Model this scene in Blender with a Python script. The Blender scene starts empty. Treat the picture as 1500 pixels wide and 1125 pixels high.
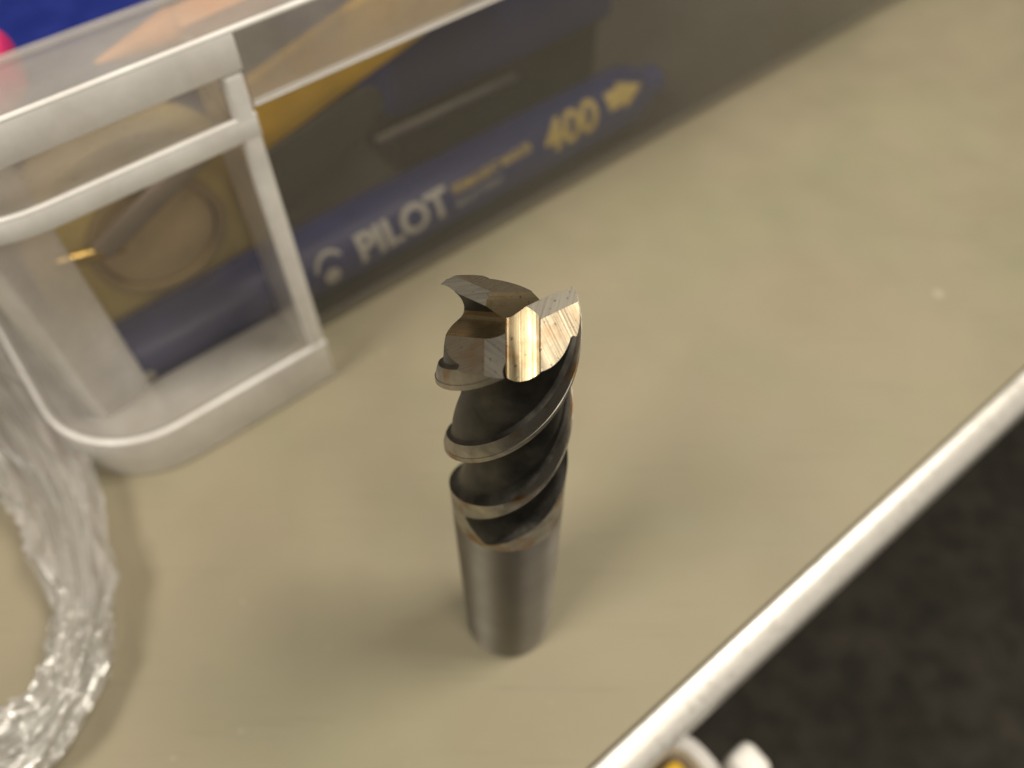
import bpy, bmesh, math, random
from mathutils import Vector, Matrix, noise
random.seed(7)
S = 0.001                                    # everything below is laid out in millimetres
sc = bpy.context.scene
COL = sc.collection
R = math.radians

# ---------------------------------------------------------------- camera
F_PX, PITCH = 1190.0, R(55)
fw = Vector((0, math.cos(PITCH), -math.sin(PITCH)))
upv = Vector((0, math.sin(PITCH), math.cos(PITCH)))
cam_d = bpy.data.cameras.new('camera')
cam = bpy.data.objects.new('camera', cam_d)
COL.objects.link(cam)
cam.location = (Vector((0.14, 0, 92)) - fw * 83 - upv * 7.114) * S
cam.rotation_euler = (R(90) - PITCH, 0, 0)
cam_d.sensor_width = 36.0
cam_d.lens = F_PX / 1500 * 36
cam_d.clip_start = 0.005
cam_d.clip_end = 20
cam_d.dof.use_dof = True
cam_d.dof.focus_distance = 0.088
cam_d.dof.aperture_fstop = 14.5
sc.camera = cam

# ---------------------------------------------------------------- light
w = bpy.data.worlds.new('World')
sc.world = w
w.use_nodes = True
bg = w.node_tree.nodes['Background']
bg.inputs[0].default_value = (1.0, 0.88, 0.70, 1)
bg.inputs[1].default_value = 0.055


def area(name, loc, target, size, power, col):
    d = bpy.data.lights.new(name, 'AREA')
    d.shape = 'RECTANGLE'
    d.size, d.size_y = size
    d.energy = power
    d.color = col
    o = bpy.data.objects.new(name, d)
    COL.objects.link(o)
    o.location = Vector(loc) * S
    o.rotation_euler = (Vector(target) - Vector(loc)).to_track_quat('-Z', 'Y').to_euler()
    return o


area('ceiling_lamp_right', (720, 150, 1400), (0, 0, 40), (0.52, 0.44), 17.6, (1.0, 0.92, 0.78))
area('ceiling_lamp_left', (-700, -560, 1350), (0, 0, 40), (0.50, 0.50), 16.3, (1.0, 0.93, 0.80))
area('fill_light_front', (560, -720, 820), (0, 0, 40), (0.45, 0.35), 4.0, (1.0, 0.91, 0.77))  # added fill from front right, brightens the box's upright plastic faces

sc.render.engine = 'CYCLES'
sc.cycles.use_denoising = True
sc.cycles.max_bounces = 10
sc.cycles.transparent_max_bounces = 24
sc.cycles.caustics_reflective = False
sc.cycles.caustics_refractive = False
sc.view_settings.view_transform = 'Standard'
sc.view_settings.look = 'None'
sc.view_settings.exposure = 0.0
sc.view_settings.gamma = 1.0


# ---------------------------------------------------------------- material helpers
class NT:
    def __init__(self, name):
        self.m = bpy.data.materials.new(name)
        self.m.use_nodes = True
        self.t = self.m.node_tree
        self.t.nodes.clear()
        self.out = self.t.nodes.new('ShaderNodeOutputMaterial')

    def n(self, typ, **kw):
        o = self.t.nodes.new('ShaderNode' + typ)
        for k, v in kw.items():
            if k.startswith('i_'):
                key = k[2:].replace('_', ' ')
                o.inputs[int(key) if key.isdigit() else key].default_value = v
            else:
                setattr(o, k, v)
        return o

    def l(self, a, b):
        self.t.links.new(a, b)

    def coord(self, kind='Object', scale=(1, 1, 1), rot=(0, 0, 0)):
        c = self.n('TexCoord')
        mp = self.n('Mapping')
        mp.inputs['Scale'].default_value = scale
        mp.inputs['Rotation'].default_value = rot
        self.l(c.outputs[kind], mp.inputs[0])
        return mp.outputs[0]

    def noise(self, vec, scale, detail=4, rough=0.55):
        o = self.n('TexNoise', i_Scale=scale, i_Detail=detail, i_Roughness=rough)
        self.l(vec, o.inputs['Vector'])
        return o.outputs[0]

    def ramp(self, fac, stops):
        o = self.n('ValToRGB')
        e = o.color_ramp.elements
        while len(e) < len(stops):
            e.new(0.5)
        for q, (p, c) in zip(e, stops):
            q.position = p
            q.color = c if len(c) == 4 else (*c, 1)
        self.l(fac, o.inputs[0])
        return o.outputs[0]

    def rng(self, fac, a, b, lo=0.0, hi=1.0):
        o = self.n('MapRange')
        for i, v in enumerate((lo, hi, a, b)):
            o.inputs[i + 1].default_value = v
        self.l(fac, o.inputs[0])
        return o.outputs[0]

    def bump(self, h, strength, dist):
        o = self.n('Bump', i_Strength=strength, i_Distance=dist)
        self.l(h, o.inputs['Height'])
        return o.outputs[0]

    def schlick(self, normal=None, f0=0.04, add=0.0):
        """two-sided reflectance of a thin sheet"""
        lw = self.n('LayerWeight', i_Blend=0.5)
        if normal:
            self.l(normal, lw.inputs['Normal'])
        p = self.n('Math', operation='POWER', i_1=4.0)
        self.l(lw.outputs['Facing'], p.inputs[0])
        q = self.n('Math', operation='MULTIPLY_ADD', i_1=1 - f0, i_2=f0 + add, use_clamp=True)
        self.l(p.outputs[0], q.inputs[0])
        return q.outputs[0]

    def bsdf(self, **kw):
        return self.n('BsdfPrincipled', **kw)

    def done(self, sh):
        self.l(sh, self.out.inputs[0])
        return self.m


def simple(name, col, rough=0.45, metal=0.0, var=0.12, scale=120):
    t = NT(name)
    v = t.coord()
    nz = t.noise(v, scale, 5)
    c = t.ramp(nz, [(0.3, tuple(x * (1 - var) for x in col)), (0.7, tuple(min(1, x * (1 + var)) for x in col))])
    b = t.bsdf(i_Metallic=metal)
    t.l(c, b.inputs['Base Color'])
    t.l(t.rng(nz, rough * 0.85, rough * 1.15, 0.3, 0.7), b.inputs['Roughness'])
    return t.done(b.outputs[0])


def mat_table():
    t = NT('table_laminate')
    v = t.coord()
    big = t.noise(v, 14, 3)
    mid = t.noise(v, 75, 4)
    fine = t.noise(v, 1500, 2)
    mix = t.n('Math', operation='MULTIPLY_ADD', i_1=0.35)
    t.l(mid, mix.inputs[0])
    t.l(big, mix.inputs[2])
    c = t.ramp(mix.outputs[0], [(0.45, (0.245, 0.218, 0.147)), (0.9, (0.308, 0.273, 0.187))])
    hue = t.noise(t.coord('Object', (1, 1, 1), (0, 0, 0.7)), 22, 3)
    hm = t.n('MixRGB', blend_type='MULTIPLY', i_Fac=1.0)
    t.l(c, hm.inputs[1])
    t.l(t.ramp(hue, [(0.36, (0.96, 1.0, 0.96)), (0.64, (1.02, 0.995, 1.015))]), hm.inputs[2])
    c = hm.outputs[0]
    # sparse dark and pale specks
    vo = t.n('TexVoronoi', i_Scale=26.0)
    t.l(v, vo.inputs['Vector'])
    spot = t.rng(vo.outputs['Distance'], 1, 0, 0.02, 0.06)
    sel = t.n('Math', operation='GREATER_THAN', i_1=0.72)
    sep = t.n('SeparateColor')
    t.l(vo.outputs['Color'], sep.inputs[0])
    t.l(sep.outputs[0], sel.inputs[0])
    mk = t.n('Math', operation='MULTIPLY')
    t.l(spot, mk.inputs[0])
    t.l(sel.outputs[0], mk.inputs[1])
    mk2 = t.n('Math', operation='MULTIPLY', i_1=0.45)
    t.l(mk.outputs[0], mk2.inputs[0])
    sc_ = t.ramp(sep.outputs[1], [(0.45, (0.16, 0.13, 0.09)), (0.55, (0.75, 0.68, 0.55))])
    mx = t.n('MixRGB')
    t.l(mk2.outputs[0], mx.inputs[0])
    t.l(c, mx.inputs[1])
    t.l(sc_, mx.inputs[2])
    dn = t.noise(v, 420, 2, 0.5)
    md = t.n('MixRGB', i_Color2=(0.62, 0.56, 0.44, 1))
    t.l(t.rng(dn, 0, 0.22, 0.74, 0.80), md.inputs[0])
    t.l(mx.outputs[0], md.inputs[1])
    scr = t.noise(t.coord('Object', (25, 700, 1), (0, 0, 0.5)), 1.0, 3, 0.6)
    ms = t.n('MixRGB', blend_type='MULTIPLY', i_Color2=(0.80, 0.80, 0.78, 1))
    t.l(t.rng(scr, 0, 0.55, 0.60, 0.72), ms.inputs[0])
    t.l(md.outputs[0], ms.inputs[1])
    b = t.bsdf(i_IOR=1.45)
    t.l(ms.outputs[0], b.inputs['Base Color'])
    t.l(t.rng(mid, 0.5, 0.62, 0.3, 0.7), b.inputs['Roughness'])
    b.inputs['Specular IOR Level'].default_value = 0.35
    t.l(t.bump(fine, 0.12, 0.0002), b.inputs['Normal'])
    return t.done(b.outputs[0])


def mat_ground_steel(name, base, lo, hi, rough, streak=(900, 30), stain=0.0):
    """ground steel, streaks run along the U direction of the piece"""
    t = NT(name)
    v = t.coord('UV', (streak[1], streak[0], 1))
    st = t.noise(v, 1.0, 6, 0.65)
    v2 = t.coord('UV', (160, 420, 1))
    bl = t.noise(v2, 1.0, 4)
    k = t.n('Math', operation='MULTIPLY_ADD', i_1=0.45)
    t.l(bl, k.inputs[0])
    m = t.n('Math', operation='MULTIPLY', i_1=0.6)
    t.l(st, m.inputs[0])
    t.l(m.outputs[0], k.inputs[2])
    c = t.ramp(k.outputs[0], [(0.36, tuple(x * lo for x in base)), (0.64, tuple(min(1, x * hi) for x in base))])
    if stain:
        s = t.noise(t.coord('Object', (1, 1, 1)), 420, 4)
        mx = t.n('MixRGB', i_Color2=(0.30, 0.15, 0.045, 1))
        t.l(t.rng(s, 0, stain, 0.52, 0.68), mx.inputs[0])
        t.l(c, mx.inputs[1])
        c = mx.outputs[0]
    pit = t.noise(t.coord('Object'), 2300, 3, 0.6)
    mp = t.n('MixRGB', i_Color2=(0.05, 0.04, 0.03, 1))
    t.l(t.rng(pit, 0, 0.75, 0.63, 0.72), mp.inputs[0])
    t.l(c, mp.inputs[1])
    c = mp.outputs[0]
    b = t.bsdf(i_Metallic=1.0)
    t.l(c, b.inputs['Base Color'])
    t.l(t.rng(k.outputs[0], rough * 1.3, rough * 0.8, 0.35, 0.65), b.inputs['Roughness'])
    t.l(t.bump(st, 0.35, 0.00004), b.inputs['Normal'])
    return t.done(b.outputs[0])


def mat_flute():
    t = NT('dark_flute_steel')
    v = t.coord()
    a = t.noise(v, 260, 5, 0.6)
    s = t.noise(v, 1800, 3)
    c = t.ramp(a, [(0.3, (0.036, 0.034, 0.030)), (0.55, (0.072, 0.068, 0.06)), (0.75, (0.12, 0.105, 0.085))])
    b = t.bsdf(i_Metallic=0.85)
    t.l(c, b.inputs['Base Color'])
    t.l(t.rng(a, 0.34, 0.5, 0.3, 0.7), b.inputs['Roughness'])
    t.l(t.bump(s, 0.15, 0.00004), b.inputs['Normal'])
    return t.done(b.outputs[0])


def mat_land():
    t = NT('worn_land_steel')
    v = t.coord()
    a = t.noise(v, 330, 5, 0.6)
    f = t.noise(v, 2600, 3)
    c = t.ramp(a, [(0.3, (0.27, 0.25, 0.22)), (0.55, (0.42, 0.39, 0.34)), (0.75, (0.55, 0.50, 0.42))])
    st = t.noise(v, 190, 4)
    mx = t.n('MixRGB', i_Color2=(0.33, 0.17, 0.05, 1))
    t.l(t.rng(st, 0, 0.85, 0.52, 0.64), mx.inputs[0])
    t.l(c, mx.inputs[1])
    b = t.bsdf(i_Metallic=1.0)
    t.l(mx.outputs[0], b.inputs['Base Color'])
    t.l(t.rng(a, 0.5, 0.34, 0.3, 0.7), b.inputs['Roughness'])
    t.l(t.bump(f, 0.25, 0.00004), b.inputs['Normal'])
    return t.done(b.outputs[0])


def mat_shank():
    t = NT('cylindrically_ground_steel')
    v = t.coord('Object', (60, 60, 5000))
    st = t.noise(v, 1.0, 4)
    a = t.noise(t.coord(), 130, 4)
    c = t.ramp(a, [(0.3, (0.225, 0.205, 0.18)), (0.7, (0.265, 0.245, 0.215))])
    b = t.bsdf(i_Metallic=1.0)
    t.l(c, b.inputs['Base Color'])
    t.l(t.rng(a, 0.36, 0.39, 0.3, 0.7), b.inputs['Roughness'])
    b.inputs['Anisotropic'].default_value = 0.95
    b.inputs['Anisotropic Rotation'].default_value = 0.25
    tg = t.n('Tangent', direction_type='RADIAL', axis='Z')
    t.l(tg.outputs[0], b.inputs['Tangent'])
    t.l(t.bump(st, 0.08, 0.00003), b.inputs['Normal'])
    return t.done(b.outputs[0])


def mat_plastic(name, clear, col, rough=0.25, dust=0.0, trans=0.5):
    """milky polypropylene: part clear, part diffusing, with a gloss"""
    t = NT(name)
    nz = t.noise(t.coord(), 90, 5, 0.6)
    tr = t.n('BsdfTransparent', i_Color=(0.97, 0.96, 0.94, 1))
    df = t.n('BsdfDiffuse', i_Color=(*col, 1))
    tl = t.n('BsdfTranslucent', i_Color=(*col, 1))
    m1 = t.n('MixShader', i_0=trans)
    t.l(df.outputs[0], m1.inputs[1])
    t.l(tl.outputs[0], m1.inputs[2])
    m2 = t.n('MixShader')
    t.l(t.rng(nz, max(0, (1 - clear) * 0.8), min(1, (1 - clear) * 1.2), 0.3, 0.7), m2.inputs[0])
    t.l(tr.outputs[0], m2.inputs[1])
    t.l(m1.outputs[0], m2.inputs[2])
    sh = m2.outputs[0]
    if dust:
        vo = t.noise(t.coord(), 900, 2)
        dd = t.n('BsdfDiffuse', i_Color=(0.12, 0.10, 0.08, 1))
        m4 = t.n('MixShader')
        t.l(t.rng(vo, 0, dust, 0.66, 0.74), m4.inputs[0])
        t.l(sh, m4.inputs[1])
        t.l(dd.outputs[0], m4.inputs[2])
        sh = m4.outputs[0]
    gl = t.n('BsdfGlossy', i_Roughness=rough)
    gl.inputs['Color'].default_value = (1, 1, 1, 1)
    m3 = t.n('MixShader')
    t.l(t.schlick(), m3.inputs[0])
    t.l(sh, m3.inputs[1])
    t.l(gl.outputs[0], m3.inputs[2])
    bp = t.bump(nz, 0.1, 0.0004)
    t.l(bp, gl.inputs['Normal'])
    return t.done(m3.outputs[0])


def mat_film():
    t = NT('crumpled_clear_film')
    v = t.coord()
    a = t.noise(t.coord('UV', (5.0, 34.0, 1)), 1.0, 4, 0.6)
    b_ = t.noise(t.coord('UV', (8.0, 46.0, 1)), 1.0, 3, 0.5)
    tr = t.n('BsdfTransparent', i_Color=(0.97, 0.96, 0.95, 1))
    df = t.n('BsdfTranslucent', i_Color=(0.93, 0.91, 0.88, 1))
    d2 = t.n('BsdfDiffuse', i_Color=(0.93, 0.91, 0.88, 1))
    m0 = t.n('MixShader', i_0=0.5)
    t.l(df.outputs[0], m0.inputs[1])
    t.l(d2.outputs[0], m0.inputs[2])
    m1 = t.n('MixShader')
    t.l(t.rng(a, 0.14, 0.72, 0.36, 0.66), m1.inputs[0])
    t.l(tr.outputs[0], m1.inputs[1])
    t.l(m0.outputs[0], m1.inputs[2])
    gl = t.n('BsdfGlossy', i_Roughness=0.2)
    gl.inputs['Color'].default_value = (1, 1, 1, 1)
    bn = t.bump(b_, 0.6, 0.0012)
    t.l(bn, gl.inputs['Normal'])
    m3 = t.n('MixShader')
    t.l(t.schlick(bn, 0.06, 0.10), m3.inputs[0])
    t.l(m1.outputs[0], m3.inputs[1])
    t.l(gl.outputs[0], m3.inputs[2])
    return t.done(m3.outputs[0])


def mat_trim():
    t = NT('aluminium_edge_trim')
    a = math.radians(38.8)
    v = t.coord('Object', (12, 1400, 1400), (0, 0, 0))
    st = t.noise(v, 1.0, 4)
    n2 = t.noise(t.coord(), 500, 4)
    c = t.ramp(n2, [(0.30, (0.70, 0.67, 0.61)), (0.48, (0.88, 0.85, 0.80))])
    b = t.bsdf(i_Metallic=0.5)
    t.l(c, b.inputs['Base Color'])
    t.l(t.rng(st, 0.28, 0.45, 0.3, 0.7), b.inputs['Roughness'])
    t.l(t.bump(st, 0.2, 0.00008), b.inputs['Normal'])
    return t.done(b.outputs[0])


def mat_carpet():
    t = NT('dark_carpet')
    v = t.coord()
    a = t.noise(v, 42, 5, 0.75)
    b2 = t.noise(v, 12, 3)
    c = t.ramp(a, [(0.3, (0.017, 0.016, 0.0125)), (0.68, (0.07, 0.06, 0.047))])
    b = t.bsdf(i_Roughness=0.95)
    mx = t.n('MixRGB', blend_type='MULTIPLY', i_Fac=0.5)
    t.l(c, mx.inputs[1])
    t.l(t.ramp(b2, [(0.35, (0.5, 0.55, 0.5)), (0.65, (1, 1, 1))]), mx.inputs[2])
    t.l(mx.outputs[0], b.inputs['Base Color'])
    t.l(t.bump(a, 0.8, 0.004), b.inputs['Normal'])
    return t.done(b.outputs[0])


M = {
    'table': mat_table(), 'trim': mat_trim(), 'carpet': mat_carpet(),
    'flute': mat_flute(), 'land': mat_land(), 'shank': mat_shank(),
    'primary': mat_ground_steel('ground_steel_primary', (0.50, 0.46, 0.39), 0.7, 1.2, 0.42, (2200, 90)),
    'secondary': mat_ground_steel('ground_steel_secondary', (0.44, 0.375, 0.275), 0.42, 1.35, 0.48, (4800, 60), 0.4),
    'gash': mat_ground_steel('ground_steel_gash', (0.47, 0.375, 0.23), 0.25, 1.4, 0.34, (4600, 25), 0.55),
    'clear': mat_plastic('clear_polypropylene', 0.94, (0.52, 0.54, 0.64), 0.2),
    'frost': mat_plastic('frosted_polypropylene', 0.72, (0.93, 0.90, 0.87), 0.28, 0.0, 0.4),
    'frost2': mat_plastic('milky_polypropylene', 0.15, (0.98, 0.96, 0.94), 0.25, 0.0, 0.1),
    'frost3': mat_plastic('cloudy_polypropylene', 0.46, (0.97, 0.94, 0.91), 0.26, 0.0, 0.25),
    'dusty': mat_plastic('dusty_polypropylene', 0.68, (0.80, 0.77, 0.73), 0.4, 0.5),
    'film': mat_film(),
    'pen_blue': simple('blue_pen_plastic', (0.010, 0.020, 0.13), 0.4),
    'pen_white': simple('white_pen_print', (0.50, 0.49, 0.46), 0.5),
    'pen_gold': simple('gold_pen_print', (0.55, 0.42, 0.13), 0.4),
    'pen_black': simple('black_pen_plastic', (0.015, 0.015, 0.018), 0.35),
    'blue': simple('blue_card', (0.008, 0.019, 0.17), 0.5),
    'navy': simple('navy_plastic', (0.022, 0.03, 0.11), 0.5),
    'black': simple('black_plastic', (0.014, 0.013, 0.012), 0.5),
    'grey': simple('grey_plastic', (0.030, 0.029, 0.027), 0.5),
    'yellow': simple('yellow_plastic', (0.80, 0.50, 0.05), 0.45),
    'orange': simple('orange_plastic', (0.75, 0.30, 0.08), 0.45),
    'pink': simple('pink_plastic', (0.85, 0.05, 0.22), 0.4),
    'tape': simple('masking_tape_paper', (0.66, 0.52, 0.22), 0.7),
    'cork': simple('tan_disc', (0.55, 0.42, 0.25), 0.8),
    'greystick': simple('grey_wood', (0.30, 0.25, 0.21), 0.7),
    'tape2': simple('tape_core_card', (0.45, 0.34, 0.19), 0.8),
    'steel': simple('plain_steel', (0.5, 0.47, 0.42), 0.3, 1.0),
    'brass': simple('brass', (0.75, 0.52, 0.18), 0.25, 1.0),
    'liner': simple('dark_brown_liner', (0.04, 0.034, 0.028), 0.7),
    'white': simple('white_plastic', (0.8, 0.78, 0.74), 0.4),
}


# ---------------------------------------------------------------- object helpers
def tag(o, label=None, cat=None, group=None, kind=None):
    for k, v in (('label', label), ('category', cat), ('group', group), ('kind', kind)):
        if v:
            o[k] = v
    return o


def empty(name, loc_mm, label=None, cat=None):
    o = bpy.data.objects.new(name, None)
    o.empty_display_size = 0.01
    COL.objects.link(o)
    o.location = Vector(loc_mm) * S
    return tag(o, label, cat)


def link(name, me, mat, parent=None, smooth=None, local=False):
    """me is in world millimetres; it is moved to the parent's origin and scaled to metres"""
    off = Vector((0, 0, 0)) if local else parent_origin(parent)
    me.transform(Matrix.Scale(S, 4) @ Matrix.Translation(-off))
    if mat:
        me.materials.clear()
        me.materials.append(mat)
    if smooth is not None:
        for p in me.polygons:
            p.use_smooth = True
        me.set_sharp_from_angle(angle=R(smooth))
    o = bpy.data.objects.new(name, me)
    COL.objects.link(o)
    if parent:
        o.parent = parent
    return o


def parent_origin(p):
    v = Vector((0, 0, 0))
    while p:
        v += Vector(p.location) / S
        p = p.parent
    return v


def from_bm(name, bm, mat, parent=None, smooth=None):
    bmesh.ops.recalc_face_normals(bm, faces=bm.faces)
    me = bpy.data.meshes.new(name)
    bm.to_mesh(me)
    bm.free()
    return link(name, me, mat, parent, smooth)


def bevel_all(bm, w, seg=2, ang=40):
    ed = [e for e in bm.edges if len(e.link_faces) == 2 and e.calc_face_angle(0) > R(ang)]
    if w and ed:
        bmesh.ops.bevel(bm, geom=ed, offset=w, segments=seg, affect='EDGES', profile=0.5)


# frame of the table edge / storage box:  u along the edge, v out towards the edge
A_U = R(38.8)
UX = Vector((math.cos(A_U), math.sin(A_U), 0))
VX = Vector((math.sin(A_U), -math.cos(A_U), 0))
MUV = Matrix(((UX.x, VX.x, 0, 0), (UX.y, VX.y, 0, 0), (0, 0, 1, 0), (0, 0, 0, 1)))   # u,v,z -> world (mirrored)


def P(u, v, z):
    return UX * u + VX * v + Vector((0, 0, z))


def ubox(name, u0, u1, v0, v1, z0, z1, mat, parent=None, bev=0.6, seg=2, rot=None, smooth=40):
    bm = bmesh.new()
    bmesh.ops.create_cube(bm, size=1)
    for q in bm.verts:
        q.co = Vector((u0 + (u1 - u0) * (q.co.x + .5), v0 + (v1 - v0) * (q.co.y + .5), z0 + (z1 - z0) * (q.co.z + .5)))
    bevel_all(bm, bev, seg)
    if rot:
        c = Vector(((u0 + u1) / 2, (v0 + v1) / 2, (z0 + z1) / 2))
        for q in bm.verts:
            q.co = rot @ (q.co - c) + c
    bm.transform(MUV)
    return from_bm(name, bm, mat, parent, smooth)


def prism(name, pts, axis_fn, mat, parent=None, bev=0.0, smooth=40):
    """pts: 2D outline, axis_fn(x, y, side) -> world point, side 0/1"""
    bm = bmesh.new()
    a = [bm.verts.new(axis_fn(x, y, 0)) for x, y in pts]
    b = [bm.verts.new(axis_fn(x, y, 1)) for x, y in pts]
    bm.faces.new(a)
    bm.faces.new(b[::-1])
    n = len(pts)
    for i in range(n):
        bm.faces.new((a[i], b[i], b[(i + 1) % n], a[(i + 1) % n]))
    bmesh.ops.recalc_face_normals(bm, faces=bm.faces)
    bevel_all(bm, bev)
    return from_bm(name, bm, mat, parent, smooth)


def sweep_uv(name, path, prof, mat, parent=None, bev=0.4, smooth=35, z0=0):
    """path: list of (u, v, nu, nv) with outward normal; prof: closed list of (inward offset, z)"""
    bm = bmesh.new()
    rows = []
    for (u, v, nu, nv) in path:
        rows.append([bm.verts.new(P(u - nu * o, v - nv * o, z + z0)) for o, z in prof])
    n = len(prof)
    for a, b in zip(rows[:-1], rows[1:]):
        for i in range(n):
            bm.faces.new((a[i], a[(i + 1) % n], b[(i + 1) % n], b[i]))
    bm.faces.new(rows[0])
    bm.faces.new(rows[-1][::-1])
    bmesh.ops.recalc_face_normals(bm, faces=bm.faces)
    bevel_all(bm, bev)
    return from_bm(name, bm, mat, parent, smooth)


def lathe(name, prof, origin, axis, mat, parent=None, n=48, smooth=35, closed=False):
    """prof: list of (distance along axis, radius)"""
    ax = Vector(axis).normalized()
    x = ax.orthogonal().normalized()
    y = ax.cross(x)
    o = Vector(origin)
    bm = bmesh.new()
    rows = []
    for d, r in prof:
        rows.append([bm.verts.new(o + ax * d + (x * math.cos(2 * math.pi * k / n) + y * math.sin(2 * math.pi * k / n)) * r) for k in range(n)])
    pr = list(zip(rows[:-1], rows[1:]))
    if closed:
        pr.append((rows[-1], rows[0]))
    for a, b in pr:
        for k in range(n):
            bm.faces.new((a[k], a[(k + 1) % n], b[(k + 1) % n], b[k]))
    if not closed:
        bm.faces.new(rows[0])
        bm.faces.new(rows[-1])
    return from_bm(name, bm, mat, parent, smooth)


# ================================================================ the setting
V_IN, V_OUT = 29.6, 35.2
tb = empty('table', P(80, -100, -30))
tag(tb, kind='structure')
bm = bmesh.new()
bmesh.ops.create_cube(bm, size=1)
for q in bm.verts:
    q.co = Vector((-260 + 800 * (q.co.x + .5), -520 + (V_IN - 0.25 + 520) * (q.co.y + .5), -28 + 28 * (q.co.z + .5)))
bevel_all(bm, 0.4)
bm.transform(MUV)
tt = from_bm('table_top', bm, M['table'], tb, 40)
# rounded metal edging, with a hairline gap to the laminate
prof = [(0.15, 0.05), (0.4, 0.3)]
for k in range(0, 13):
    x = k / 12
    prof.append((0.7 + 5.0 * x, 0.35 - 0.25 * x - 2.6 * x ** 2.2))
prof += [(6.1, -3.6), (6.25, -5.0), (6.25, -20), (5.6, -28), (0.15, -28)]
bm = bmesh.new()
rows = []
for i in range(41):
    u = -260 + 20 * i
    rows.append([bm.verts.new(P(u, V_IN + x, z)) for x, z in prof])
n = len(prof)
for a, b in zip(rows[:-1], rows[1:]):
    for i in range(n):
        bm.faces.new((a[i], a[(i + 1) % n], b[(i + 1) % n], b[i]))
bm.faces.new(rows[0])
bm.faces.new(rows[-1][::-1])
from_bm('edge_trim', bm, M['trim'], tb, 35)

bm = bmesh.new()
bmesh.ops.create_grid(bm, x_segments=2, y_segments=2, size=3000)
for q in bm.verts:
    q.co.z = -720
fl = from_bm('floor', bm, M['carpet'])
tag(fl, kind='structure')


# ================================================================ the end mill
R0, TOP, LEAD, PHI = 8.0, 92.0, 44.5, (270.5, 150.5, 30.5)


def flute_profile():
    key = [(0, 8.45), (-4, 8.45), (-7.5, 8.40), (-8.3, 7.90), (-14, 7.80), (-21, 7.62), (-26, 7.45), (-26.8, 7.25), (-27.6, 7.05),
           (-29.0, 6.88), (-33, 6.82), (-40, 6.74), (-50, 6.6), (-60, 6.4), (-70, 6.15), (-80, 5.85), (-90, 5.5), (-98, 5.25),
           (-105, 5.12), (-111, 5.2), (-116, 5.5), (-119.5, 6.0), (-121.5, 6.6), (-122.2, 7.2), (-121.8, 7.7), (-120.8, 8.1), (-120.05, 8.42)]
    out = []
    for i, (a, b) in enumerate(zip(key[:-1], key[1:])):
        p0 = key[i - 1] if i else a
        p3 = key[i + 2] if i + 2 < len(key) else b
        sharp = i < 9
        m = 1 if sharp else 3
        for j in range(m):
            t = j / m
            if sharp:
                out.append((a[0] + (b[0] - a[0]) * t, a[1] + (b[1] - a[1]) * t))
            else:
                q = []
                for d in (0, 1):
                    c0, c1, c2, c3 = p0[d], a[d], b[d], p3[d]
                    q.append(0.5 * (2 * c1 + (c2 - c0) * t + (2 * c0 - 5 * c1 + 4 * c2 - c3) * t * t + (3 * c1 - c0 - 3 * c2 + c3) * t ** 3))
                out.append(tuple(q))
    out.append(key[-1])
    return out


def flute_end(a):
    key = [(-123, 56.8), (-119, 56.3), (-54, 51.0), (-43, 57.0), (-36, 61.0), (-27, 64), (1, 66)]
    for (a0, z0), (a1, z1) in zip(key[:-1], key[1:]):
        if a <= a1:
            return z0 + (z1 - z0) * (a - a0) / (a1 - a0)
    return 66


NSLOT = 20
dummy = [bpy.data.materials.new('slot%d' % i) for i in range(NSLOT)]


def raw_obj(bm):
    bmesh.ops.recalc_face_normals(bm, faces=bm.faces)
    me = bpy.data.meshes.new('tmp')
    bm.to_mesh(me)
    bm.free()
    for d in dummy:
        me.materials.append(d)
    o = bpy.data.objects.new('tmp', me)
    COL.objects.link(o)
    return o


def boolean(o, cutter, op, selfx=False):
    m = o.modifiers.new('b', 'BOOLEAN')
    m.operation = op
    m.solver = 'EXACT'
    m.material_mode = 'INDEX'
    m.use_self = selfx
    m.object = cutter
    dg = bpy.context.evaluated_depsgraph_get()
    dg.update()
    me = bpy.data.meshes.new_from_object(o.evaluated_get(dg))
    o.modifiers.clear()
    o.data = me
    bpy.data.objects.remove(cutter)


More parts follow.
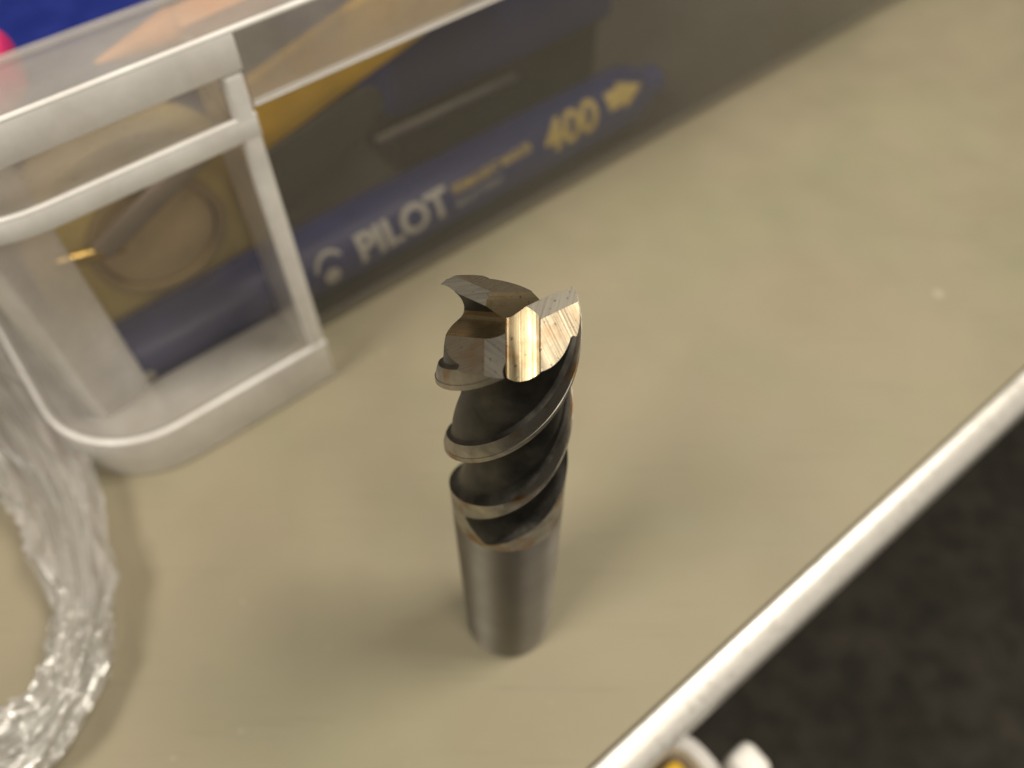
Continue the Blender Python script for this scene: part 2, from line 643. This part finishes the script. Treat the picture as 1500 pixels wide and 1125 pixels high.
def build_end_mill():
    pr = flute_profile()
    npf = len(pr)
    # fluted core, larger than the tool so that every edge is cut clean by the outside cylinder
    bm = bmesh.new()
    zs = [46 + 0.4 * i for i in range(int((TOP + 2 - 46) / 0.4) + 1)]
    rows = []
    for z in zs:
        ph = -(TOP - z) / LEAD * 360.0
        row = []
        for k in range(3):
            for a, r in pr:
                th = R(PHI[k] + ph + a)
                ze = flute_end(a)
                x = max(0.0, min(1.15, (ze + 8.0 - z) / 8.0))
                rr = r + max(0.0, 8.15 - r) * x ** 1.7
                row.append(bm.verts.new((rr * math.cos(th), rr * math.sin(th), z)))
        rows.append(row)
    N = len(rows[0])
    for a, b in zip(rows[:-1], rows[1:]):
        for i in range(N):
            f = bm.faces.new((a[i], a[(i + 1) % N], b[(i + 1) % N], b[i]))
            k, j = divmod(i, npf)
            f.material_index = (4 + k) if j < 6 else (1 + k)
    f = bm.faces.new(rows[0])
    f = bm.faces.new(rows[-1])
    body = raw_obj(bm)
    # outside cylinder from the bottom of the core upwards
    bm = bmesh.new()
    nseg = 180
    zz = [46.6, 50.3, 50.6, TOP + 1]
    rows = [[bm.verts.new((R0 * math.cos(2 * math.pi * i / nseg), R0 * math.sin(2 * math.pi * i / nseg), z)) for i in range(nseg)] for z in zz]
    for q, (a, b) in enumerate(zip(rows[:-1], rows[1:])):
        for i in range(nseg):
            f = bm.faces.new((a[i], a[(i + 1) % nseg], b[(i + 1) % nseg], b[i]))
            f.material_index = 0 if q < 2 else 7
    f = bm.faces.new(rows[0])
    f.material_index = 19
    bm.faces.new(rows[-1])
    cyl = raw_obj(bm)
    boolean(body, cyl, 'INTERSECT', True)

    W1, T1, T2 = 2.15, math.tan(R(6)), math.tan(R(30))
    for k in range(3):
        ph = R(PHI[k])
        E = Vector((math.cos(ph), math.sin(ph), 0))
        T = Vector((math.sin(ph), -math.cos(ph), 0))

        def L(e, t, z):
            return E * e + T * t + Vector((0, 0, TOP + z))

        def zrel(e, t, sec):
            return (-W1 * T1 - (t - W1) * T2 if sec else -t * T1) - (8 - e) * 0.022
        for (t0, t1, slot, sec) in ((-0.02 - 0.003 * k, W1 + 1.2, 8 + k, 0), (W1 - 0.001 * k, 13.0, 11 + k, 1)):
            bm = bmesh.new()
            eo = 0.06 + 0.004 * k
            fp = [(-.577 * t0 + eo, t0), (13 + .1 * k, t0), (13 + .1 * k, t1), (-.577 * t1 + eo, t1)]
            lo = [bm.verts.new(L(e, t, zrel(e, t, sec))) for e, t in fp]
            hi = [bm.verts.new(L(e, t, 5)) for e, t in fp]
            bm.faces.new(lo)
            bm.faces.new(hi)
            for i in range(4):
                bm.faces.new((lo[i], lo[(i + 1) % 4], hi[(i + 1) % 4], hi[i]))
            for f in bm.faces:
                f.material_index = slot
            boolean(body, raw_obj(bm), 'DIFFERENCE')
    for k in range(3):
        ph = R(PHI[k])
        E = Vector((math.cos(ph), math.sin(ph), 0))
        Sd = Vector((-math.sin(ph), math.cos(ph), 0))
        prof = [(0.0, 7.0), (-0.06, 0.5), (-0.04, -0.1), (0.10, -0.40), (0.32, -0.50), (0.85, -0.52), (1.5, -0.45), (2.2, -0.34), (2.8, -0.18), (3.3, 0.02), (3.75, 0.35), (4.6, 7.0)]
        d0, sl = 0.35, 0.50
        bm = bmesh.new()
        rr = []
        for e in (-5.0, 13.0):
            rr.append([bm.verts.new(E * e + Sd * s + Vector((0, 0, TOP + (z if z > 5 else z - d0 - sl * e)))) for s, z in prof])
        n = len(prof)
        for i in range(n):
            f = bm.faces.new((rr[0][i], rr[0][(i + 1) % n], rr[1][(i + 1) % n], rr[1][i]))
            f.material_index = (17 if i == 0 else 14 + k)
            if i == 0:
                f.material_index = 1 + k
        bm.faces.new(rr[0])
        bm.faces.new(rr[1])
        boolean(body, raw_obj(bm), 'DIFFERENCE')

    me = body.data
    root = empty('end_mill', (-0.5, 0, 0), 'steel three-flute end mill standing upright on its shank', 'end mill')

    def piece(slots, name, mat, parent, smooth, uvk=None, mode=None):
        bm = bmesh.new()
        bm.from_mesh(me)
        bmesh.ops.delete(bm, geom=[f for f in bm.faces if f.material_index not in slots], context='FACES')
        if mode in ('p', 's'):       # keep the ground planes only
            bmesh.ops.delete(bm, geom=[f for f in bm.faces if f.normal.z < 0.8], context='FACES')
        if uvk is not None:
            ph = R(PHI[uvk])
            E = Vector((math.cos(ph), math.sin(ph), 0))
            T = Vector((math.sin(ph), -math.cos(ph), 0))
            ul = bm.loops.layers.uv.new('uv')
            for f in bm.faces:
                for lp in f.loops:
                    e, t = lp.vert.co.dot(E) * S, lp.vert.co.dot(T) * S
                    if mode == 'p':
                        e, t = (e - t) * .7, (e + t) * .7
                    lp[ul].uv = (t, e) if mode == 's' else (e, t)
        m2 = bpy.data.meshes.new(name)
        bm.to_mesh(m2)
        bm.free()
        return link(name, m2, mat, parent, smooth, True)

    # shank: upper piece with the flute run-outs plus the plain lower cylinder, one mesh
    bm = bmesh.new()
    bm.from_mesh(me)
    bmesh.ops.delete(bm, geom=[f for f in bm.faces if f.material_index != 0], context='FACES')
    pf = [(1.9, 8.0), (20, 8.0), (40, 8.0), (46.6, 8.0)]
    nseg = 180
    rows = [[bm.verts.new((r * math.cos(2 * math.pi * i / nseg), r * math.sin(2 * math.pi * i / nseg), z)) for i in range(nseg)] for z, r in pf]
    for a, b in zip(rows[:-1], rows[1:]):
        for i in range(nseg):
            bm.faces.new((a[i], a[(i + 1) % nseg], b[(i + 1) % nseg], b[i]))
    bmesh.ops.remove_doubles(bm, verts=bm.verts, dist=0.0005)
    m2 = bpy.data.meshes.new('shank')
    bm.to_mesh(m2)
    bm.free()
    sh = link('shank', m2, M['shank'], root, 30, True)
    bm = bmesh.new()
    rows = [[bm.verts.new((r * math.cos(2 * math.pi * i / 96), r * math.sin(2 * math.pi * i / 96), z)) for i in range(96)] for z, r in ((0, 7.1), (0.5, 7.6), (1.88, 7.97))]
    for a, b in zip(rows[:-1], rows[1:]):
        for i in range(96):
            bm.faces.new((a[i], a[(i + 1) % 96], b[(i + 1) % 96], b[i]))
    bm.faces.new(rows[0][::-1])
    m2 = bpy.data.meshes.new('shadow_tinted_chamfer')
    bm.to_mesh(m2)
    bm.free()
    link('shadow_tinted_chamfer', m2, M['flute'], sh, 40, True)  # dark colour paints in the contact shadow mirrored at the shank's foot
    # outside-cylinder faces above the shank belong to the land they touch
    for p in me.polygons:
        if p.material_index == 7:
            c = p.center
            base = math.degrees(math.atan2(c.y, c.x)) + (TOP - c.z) / LEAD * 360.0
            best = min(range(3), key=lambda k: abs(((base + 6 - PHI[k] + 180) % 360) - 180))
            p.material_index = 4 + best
    for k in range(3):
        ld = piece({4 + k}, 'tooth_land', M['land'], root, 18)
        piece({8 + k}, 'primary_relief', M['primary'], ld, 30, k, 'p')
        piece({11 + k}, 'secondary_relief', M['secondary'], ld, 30, k, 's')
        piece({14 + k}, 'end_gash', M['gash'], ld, 14, k, 'e')
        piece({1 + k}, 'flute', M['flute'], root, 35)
    bpy.data.objects.remove(body)
    for d in dummy:
        bpy.data.materials.remove(d)
    return root


build_end_mill()

# ================================================================ the storage box
box = empty('storage_box', P(120, -140, 0), 'clear plastic storage box with milky ribbed corner standing on the table', 'storage box')


def corner_path(u_r, v_f, rad, u_c, v_end, n=12):
    """front edge from u_r leftwards, round the corner, then back along the end"""
    pts = [(u_r, v_f, 0, 1), (u_c, v_f, 0, 1)]
    for k in range(1, n + 1):
        a = R(90 + 90 * k / n)
        pts.append((u_c + rad * math.cos(a), v_f - rad + rad * math.sin(a), math.cos(a), math.sin(a)))
    pts.append((u_c - rad, v_end, -1, 0))
    return pts


VF, VW, VB, U1 = -71.0, -85.5, -260.0, 330.0


def bead(name, path, inset, z, r, mat):
    sweep_uv(name, path, [(inset + r * math.cos(R(a)), z + r * math.sin(R(a))) for a in range(0, 360, 45)], mat, box, 0, 60)


PB, PR = corner_path(4.2, VF, 21, -31, VB), corner_path(U1, VF, 21, -34, VB)
sweep_uv('base_band', PB, [(0, 0.3), (0, 12.8), (1.8, 12.8), (1.8, 0.3)], M['frost3'], box, 0.3)
sweep_uv('base_ledge', PB, [(1.9, 11.4), (1.9, 12.9), (14.2, 12.9), (14.2, 11.4)], M['frost'], box, 0)
bead('ledge_edge', PB, 0.6, 12.95, 0.62, M['frost2'])
sweep_uv('lower_rib', PB, [(0, 69.0), (0, 72.9), (1.9, 72.9), (1.9, 69.0)], M['frost2'], box, 0.3)
sweep_uv('rib_shelf', PB, [(2.0, 71.6), (2.0, 73), (14.2, 73), (14.2, 71.6)], M['dusty'], box, 0)
bead('rib_edge', PB, 0.5, 73.0, 0.45, M['frost2'])
sweep_uv('rim_top', PR, [(1.6, 86.2), (1.6, 87.7), (14.5, 87.7), (14.5, 86.2)], M['frost'], box, 0.2)
bead('rim_edge', PR, 0.6, 87.5, 0.55, M['frost2'])
bead('rim_inner_edge', PR, 14.6, 87.4, 0.7, M['frost'])
sweep_uv('rim_front', corner_path(4.3, VF, 21, -34, VB), [(0, 81.2), (0, 87.4), (1.6, 87.4), (1.6, 81.2)], M['frost2'], box, 0.3)
ubox('rim_skirt', 4.4, U1, VF - 1.7, VF, 75.0, 87.4, M['frost'], box, 0.0)
sweep_uv('skirt_edge', [(4.4, VF, 0, 1), (U1, VF, 0, 1)], [(0.8 + 0.8 * math.cos(R(a)), 74.6 + 0.5 * math.sin(R(a))) for a in range(0, 360, 45)], M['frost2'], box, 0, 60)
ubox('corner_post', 0.4, 4.2, VF - 2.2, VF - 0.05, 13.8, 81.1, M['frost2'], box, 1.0, 4)
ubox('post_web', 0.4, 2.2, VW + 0.1, VF - 2.25, 13.0, 81.1, M['frost'], box, 0.0)
ubox('long_wall', 1.0, U1, VW - 1.6, VW, 0.3, 86.1, M['clear'], box, 0.3)
ubox('window_panel', -30.8, 0.95, VW - 1.6, VW, 0.3, 86.1, M['clear'], box, 0.3)
# slanting corner pillar and end wall
sweep_uv('corner_pillar', [(-30.9, VW, 0.35, 0.94), (-36, -83.2, 0.2, 0.97), (-41.5, -82.6, -0.3, 0.95), (-45, -86, -0.9, 0.4), (-46, -95, -1, 0), (-46, -140, -1, 0), (-46, VB, -1, 0)],
         [(0, 0.3), (0, 86.1), (1.8, 86.1), (1.8, 0.3)], M['frost3'], box, 0.3, 50)
ubox('box_floor', -44, U1, VB, VW - 1.7, 0.6, 2.2, M['frost'], box, 0.2)
ubox('back_wall', -44, U1, VB - 2, VB - 0.1, 0.3, 86, M['clear'], box, 0.3)

# ================================================================ what lies in the box
PEN_V, PEN_Z, PEN_R = -96.4, 11.4, 8.6
pen = empty('marker_pen', P(40, PEN_V, 2.4), 'blue marker pen with white and gold lettering lying behind the box wall', 'marker pen')
lathe('barrel', [(0, 7.6), (1.2, PEN_R), (112, PEN_R), (113, 8.2), (117, 6.6), (117.2, 5.2)], P(7, PEN_V, PEN_Z), UX, M['pen_blue'], pen)
lathe('cap', [(0, 5.5), (0.8, 7.0), (6, 7.8), (46, 8.9), (47, 8.7), (47.2, 7.5)], P(-40, PEN_V, PEN_Z), UX, M['pen_blue'], pen)
lathe('end_plug', [(0, 5.0), (7, 4.6), (7.6, 3.6)], P(124.2, PEN_V, PEN_Z), UX, M['pen_blue'], pen)


def on_pen(u, arc, lift=0.08, a0=41.0):
    a = R(a0) + (arc + (u - 88) * 0.034) / PEN_R
    return P(u, PEN_V + (PEN_R + lift) * math.cos(a), PEN_Z + (PEN_R + lift) * math.sin(a))


def wrap_mesh(name, bm, mat, parent):
    for y in [k * 0.8 - 6 for k in range(16)]:
        bmesh.ops.bisect_plane(bm, geom=list(bm.verts) + list(bm.edges) + list(bm.faces), plane_co=(0, y, 0), plane_no=(0, 1, 0), dist=1e-5)
    for q in bm.verts:
        q.co = on_pen(q.co.x, q.co.y)
    me = bpy.data.meshes.new(name)
    bm.to_mesh(me)
    bm.free()
    return link(name, me, mat, parent)


def lettering(name, text, u, y, size, mat, shear=0.0, xs=1.0, bold=0.03, parent=None, space=1.0):
    c = bpy.data.curves.new('t', 'FONT')
    c.body = text
    c.size = size
    c.shear = shear
    c.offset = bold * size
    c.space_character = space
    o = bpy.data.objects.new('t', c)
    COL.objects.link(o)
    dg = bpy.context.evaluated_depsgraph_get()
    dg.update()
    me = bpy.data.meshes.new_from_object(o.evaluated_get(dg))
    bpy.data.objects.remove(o)
    bm = bmesh.new()
    bm.from_mesh(me)
    for q in bm.verts:
        q.co = Vector((u + q.co.x * xs, y + q.co.y, 0))
    return wrap_mesh(name, bm, mat, parent)


def patch(name, pts, mat, parent):
    bm = bmesh.new()
    bm.faces.new([bm.verts.new((x, y, 0)) for x, y in pts])
    return wrap_mesh(name, bm, mat, parent)


lettering('lettering', 'PILOT', 24.0, -3.8, 9.8, M['pen_white'], 0, 1.04, 0.035, pen)
lettering('lettering', '400', 82.5, -3.9, 11.2, M['pen_gold'], 0.3, 1.12, 0.03, pen)
lettering('lettering', 'PERMANENT MARKER', 53.0, -0.5, 3.5, M['pen_gold'], 0, 0.76, 0.02, pen)
lettering('lettering', 'BULLET POINT', 53.0, -4.0, 2.9, M['pen_white'], 0, 0.8, 0.0, pen)
patch('gold_arrow', [(106.5, -2.2), (112, -2.2), (112, -3.6), (119.5, 0.3), (112, 4.2), (112, 2.8), (106.5, 2.8)], M['pen_gold'], pen)
# round emblem: an arc over a disc
bm = bmesh.new()
bm.faces.new([bm.verts.new((16.2 + 2.1 * math.cos(R(a)), -2.9 + 2.1 * math.sin(R(a)), 0)) for a in range(0, 360, 15)])
wrap_mesh('emblem', bm, M['pen_white'], pen)
arc = [(R(a), 5.6) for a in range(35, 166, 10)] + [(R(a), 4.4) for a in range(165, 34, -10)]
patch('emblem', [(16.6 + r * 0.8 * math.cos(a), -1.6 + r * 0.95 * math.sin(a)) for a, r in arc], M['pen_white'], pen)
bm = bmesh.new()
bm.faces.new([bm.verts.new((-30.5 + 1.5 * math.cos(R(a)), -1.5 + 1.5 * math.sin(R(a)), 0)) for a in range(0, 360, 20)])
wrap_mesh('cap_dot', bm, M['pen_white'], pen)

tp = empty('masking_tape', P(-13, -110, 2.4), 'roll of yellowish masking tape standing behind the box window', 'tape')
lathe('tape_winding', [(0, 15.5), (0, 25.4), (0.6, 26.0), (11.4, 26.0), (12, 25.4), (12, 15.5)], P(-13, -107, 28.6), -VX, M['tape'], tp, 64, 35, True)
lathe('tape_core', [(-0.4, 13.4), (-0.4, 15.4), (12.4, 15.4), (12.4, 13.4)], P(-13, -107, 28.6), -VX, M['tape2'], tp, 56, 35, True)
tag(lathe('cork_disc', [(0, 12.4), (0.6, 13.2), (10, 13.2), (10.6, 12.4)], P(-13, -107.6, 28.6), -VX, M['cork'], None, 48), 'round tan disc sitting inside the masking tape roll', 'disc')
tag(ubox('grey_stick', -27, 8, -105.8, -103.6, 38, 43, M['greystick'], None, 0.8, rot=Matrix.Rotation(R(-24), 3, 'Y')), 'grey flat stick slanting in front of the tape roll', 'stick')

tag(ubox('card_box', -43, 10, -180, -122, 2.4, 66, M['blue'], None, 1.2), 'bright blue box seen over the rim beside the pink pen', 'box')
nb = empty('navy_case', P(90, -150, 2.4), 'dark navy case behind the lettering of the marker pen', 'case')
ubox('case_body', 51, 128, -190, -112, 24, 74, M['navy'], nb, 3, 3)
ubox('case_foot', 54, 126, -188, -116, 2.4, 23.9, M['black'], nb, 1)
tag(ubox('steel_rule', 43, 88, -107.4, -106.4, 24.5, 27.0, M['steel'], None, 0.2, rot=Matrix.Rotation(R(1.5), 3, 'Y')),
    'thin steel rule leaning on the navy case', 'ruler')
tag(ubox('folding_rule', 6, 92, -104.6, -101.6, 50, 66, M['yellow'], None, 0.8, rot=Matrix.Rotation(R(-14), 3, 'Y')),
    'yellow flat rule slanting under the rim of the box', 'ruler')
pts = [(6, 41), (15.3, 43.3), (37, 47.3), (40, 47.2), (42.2, 45.6), (42.8, 43.5), (42, 41), (36, 36), (21, 29), (6, 22)]
tag(prism('grey_card', pts, lambda x, y, s: P(x, -98.8 - 1.2 * s, y), M['grey'], None, 0.2), 'dark grey rounded plastic card below the yellow rule', 'card')
pc = empty('orange_pencil', P(10, -101, 60), 'orange pencil pointing along the milky rim of the box', 'pencil')
lathe('pencil_body', [(0, 3.6), (40, 3.6)], P(4, -99, 75), (UX + Vector((0, 0, 0.06))), M['orange'], pc, 6, 20)
lathe('pencil_tip', [(0, 0.4), (15, 3.6)], P(-11, -99, 74.1), (UX + Vector((0, 0, 0.06))), M['orange'], pc, 20, 20)
hl = empty('pink_pen', P(-40, -105, 62), 'bright pink pen lying on the blue box', 'pen')
lathe('pen_body', [(0, 7), (1.5, 8.4), (60, 8.4), (61, 7)], P(-23.8, -112, 72.5), (-UX * 0.9 - VX * 0.3), M['pink'], hl)
lathe('pen_nose', [(-3, 4.2), (-2.4, 5.2), (-0.6, 6.6), (-0.02, 6.9)], P(-23.8, -112, 72.5), (-UX * 0.9 - VX * 0.3), M['pink'], hl)
br = tag(lathe('brass_pin', [(0, 1.2), (0.3, 1.5), (14, 1.5), (14.3, 1.2)], P(-34, -104, 36), (UX * 0.8 - VX * 0.1 - Vector((0, 0, 0.25))), M['brass'], None, 16),
         'small shiny brass pin beside the roll of tape', 'pin')
tag(ubox('box_liner', -40, 328, -250, -87.6, 2.25, 2.36, M['liner'], None, 0), 'flat dark brown liner covering the floor of the storage box', 'liner')

# ================================================================ crumpled plastic film
def film():
    ctrl = [(-129, 64), (-117, 50), (-104, 36), (-90, 18), (-82.5, 4), (-79.5, -7), (-79, -16), (-84, -24), (-94, -27), (-112, -28)]
    half = [9, 9, 10.5, 9.5, 7.5, 6, 5.6, 7.5, 8, 8]
    n = len(ctrl)
    bm = bmesh.new()
    uvl = bm.loops.layers.uv.new('uv')
    rows = []
    NS, NC = 200, 60
    for i in range(NS + 1):
        s = i / NS * (n - 1.001)
        k = int(s)
        t = s - k
        g = lambda j: Vector(ctrl[max(0, min(n - 1, j))])
        c0, c1, c2, c3 = g(k - 1), g(k), g(k + 1), g(k + 2)
        c = 0.5 * (2 * c1 + (c2 - c0) * t + (2 * c0 - 5 * c1 + 4 * c2 - c3) * t * t + (3 * c1 - c0 - 3 * c2 + c3) * t ** 3)
        d = 0.5 * ((c2 - c0) + 2 * (2 * c0 - 5 * c1 + 4 * c2 - c3) * t + 3 * (3 * c1 - c0 - 3 * c2 + c3) * t * t)
        d.normalize()
        nn = Vector((d.y, -d.x))
        hw = half[k] * (1 - t) + half[min(k + 1, n - 1)] * t
        row = []
        for j in range(NC):
            a = 2 * math.pi * j / NC
            lx, lz = hw * math.cos(a), 6.2 * math.sin(a)
            # folds run along the strip
            tw = a + 0.5 * math.sin(s * 1.3)
            q = Vector((s * 0.55, math.cos(tw) * 1.6, math.sin(tw) * 1.6))
            f = noise.noise(q) * 0.35 + (0.5 - abs(noise.noise(q * 1.5 + Vector((5, 1, 2))))) * 0.6
            f += (0.4 - abs(noise.noise(Vector((s * 0.7, math.cos(tw) * 2.8, math.sin(tw) * 2.8))))) * 0.35
            k2 = 0.55 + f
            row.append(bm.verts.new((c.x + nn.x * lx * k2, c.y + nn.y * lx * k2, max(0.15, 6.2 + lz * k2))))
        rows.append(row)
    for a, b in zip(rows[:-1], rows[1:]):
        for j in range(NC):
            fc = bm.faces.new((a[j], a[(j + 1) % NC], b[(j + 1) % NC], b[j]))
            i = rows.index(a)
            for lp, uv in zip(fc.loops, ((i, j), (i, j + 1), (i + 1, j + 1), (i + 1, j))):
                lp[uvl].uv = (uv[0] / NS, uv[1] / NC)
    o = from_bm('plastic_film', bm, M['film'], None, 50)
    return tag(o, 'crumpled strip of clear plastic film curling over the table', 'plastic film')


film()

# ================================================================ the tray below the table edge
ty = empty('parts_tray', (60, -40, -130), 'pale plastic tray standing below the metal table edge', 'tray')


def tray_ring(r, hx, hy, off):
    out = []
    for cx, cy, a0 in ((hx - r, hy - r, 0), (-hx + r, hy - r, 90), (-hx + r, -hy + r, 180), (hx - r, -hy + r, 270)):
        for k in range(7):
            a = R(a0 + 15 * k)
            out.append((cx + (r - off) * math.cos(a), cy + (r - off) * math.sin(a)))
    return out


def tray_obj(name, prof, mat, parent):
    bm = bmesh.new()
    rows = []
    for off, z in prof:
        # local x along the table edge, y outwards; the far corner lies at the picture's lower edge
        rows.append([bm.verts.new(P(-14.5 + x, 54.0 + y, z)) for x, y in tray_ring(9, 44, 24, off)])
    n = len(rows[0])
    for a, b in zip(rows, rows[1:] + rows[:1]):
        for i in range(n):
            bm.faces.new((a[i], a[(i + 1) % n], b[(i + 1) % n], b[i]))
    return from_bm(name, bm, mat, parent, 40)


tray_obj('tray_wall', [(0, -60), (3.5, -60), (3.9, -61), (5.2, -125), (3.5, -126), (1.6, -63), (0, -63)], M['frost3'], ty)
ubox('tray_floor', -52, 24, 38, 76, -126, -124, M['frost2'], ty, 0.3)
tag(ubox('yellow_block', 8, 24, 36, 46, -123.9, -64, M['yellow'], None, 2), 'yellow block standing inside the pale tray', 'block')
tag(ubox('white_cap', 30, 38, 44, 53, -63, -53, M['white'], None, 2.5, 3), 'small white cap on the corner of the pale tray', 'cap')
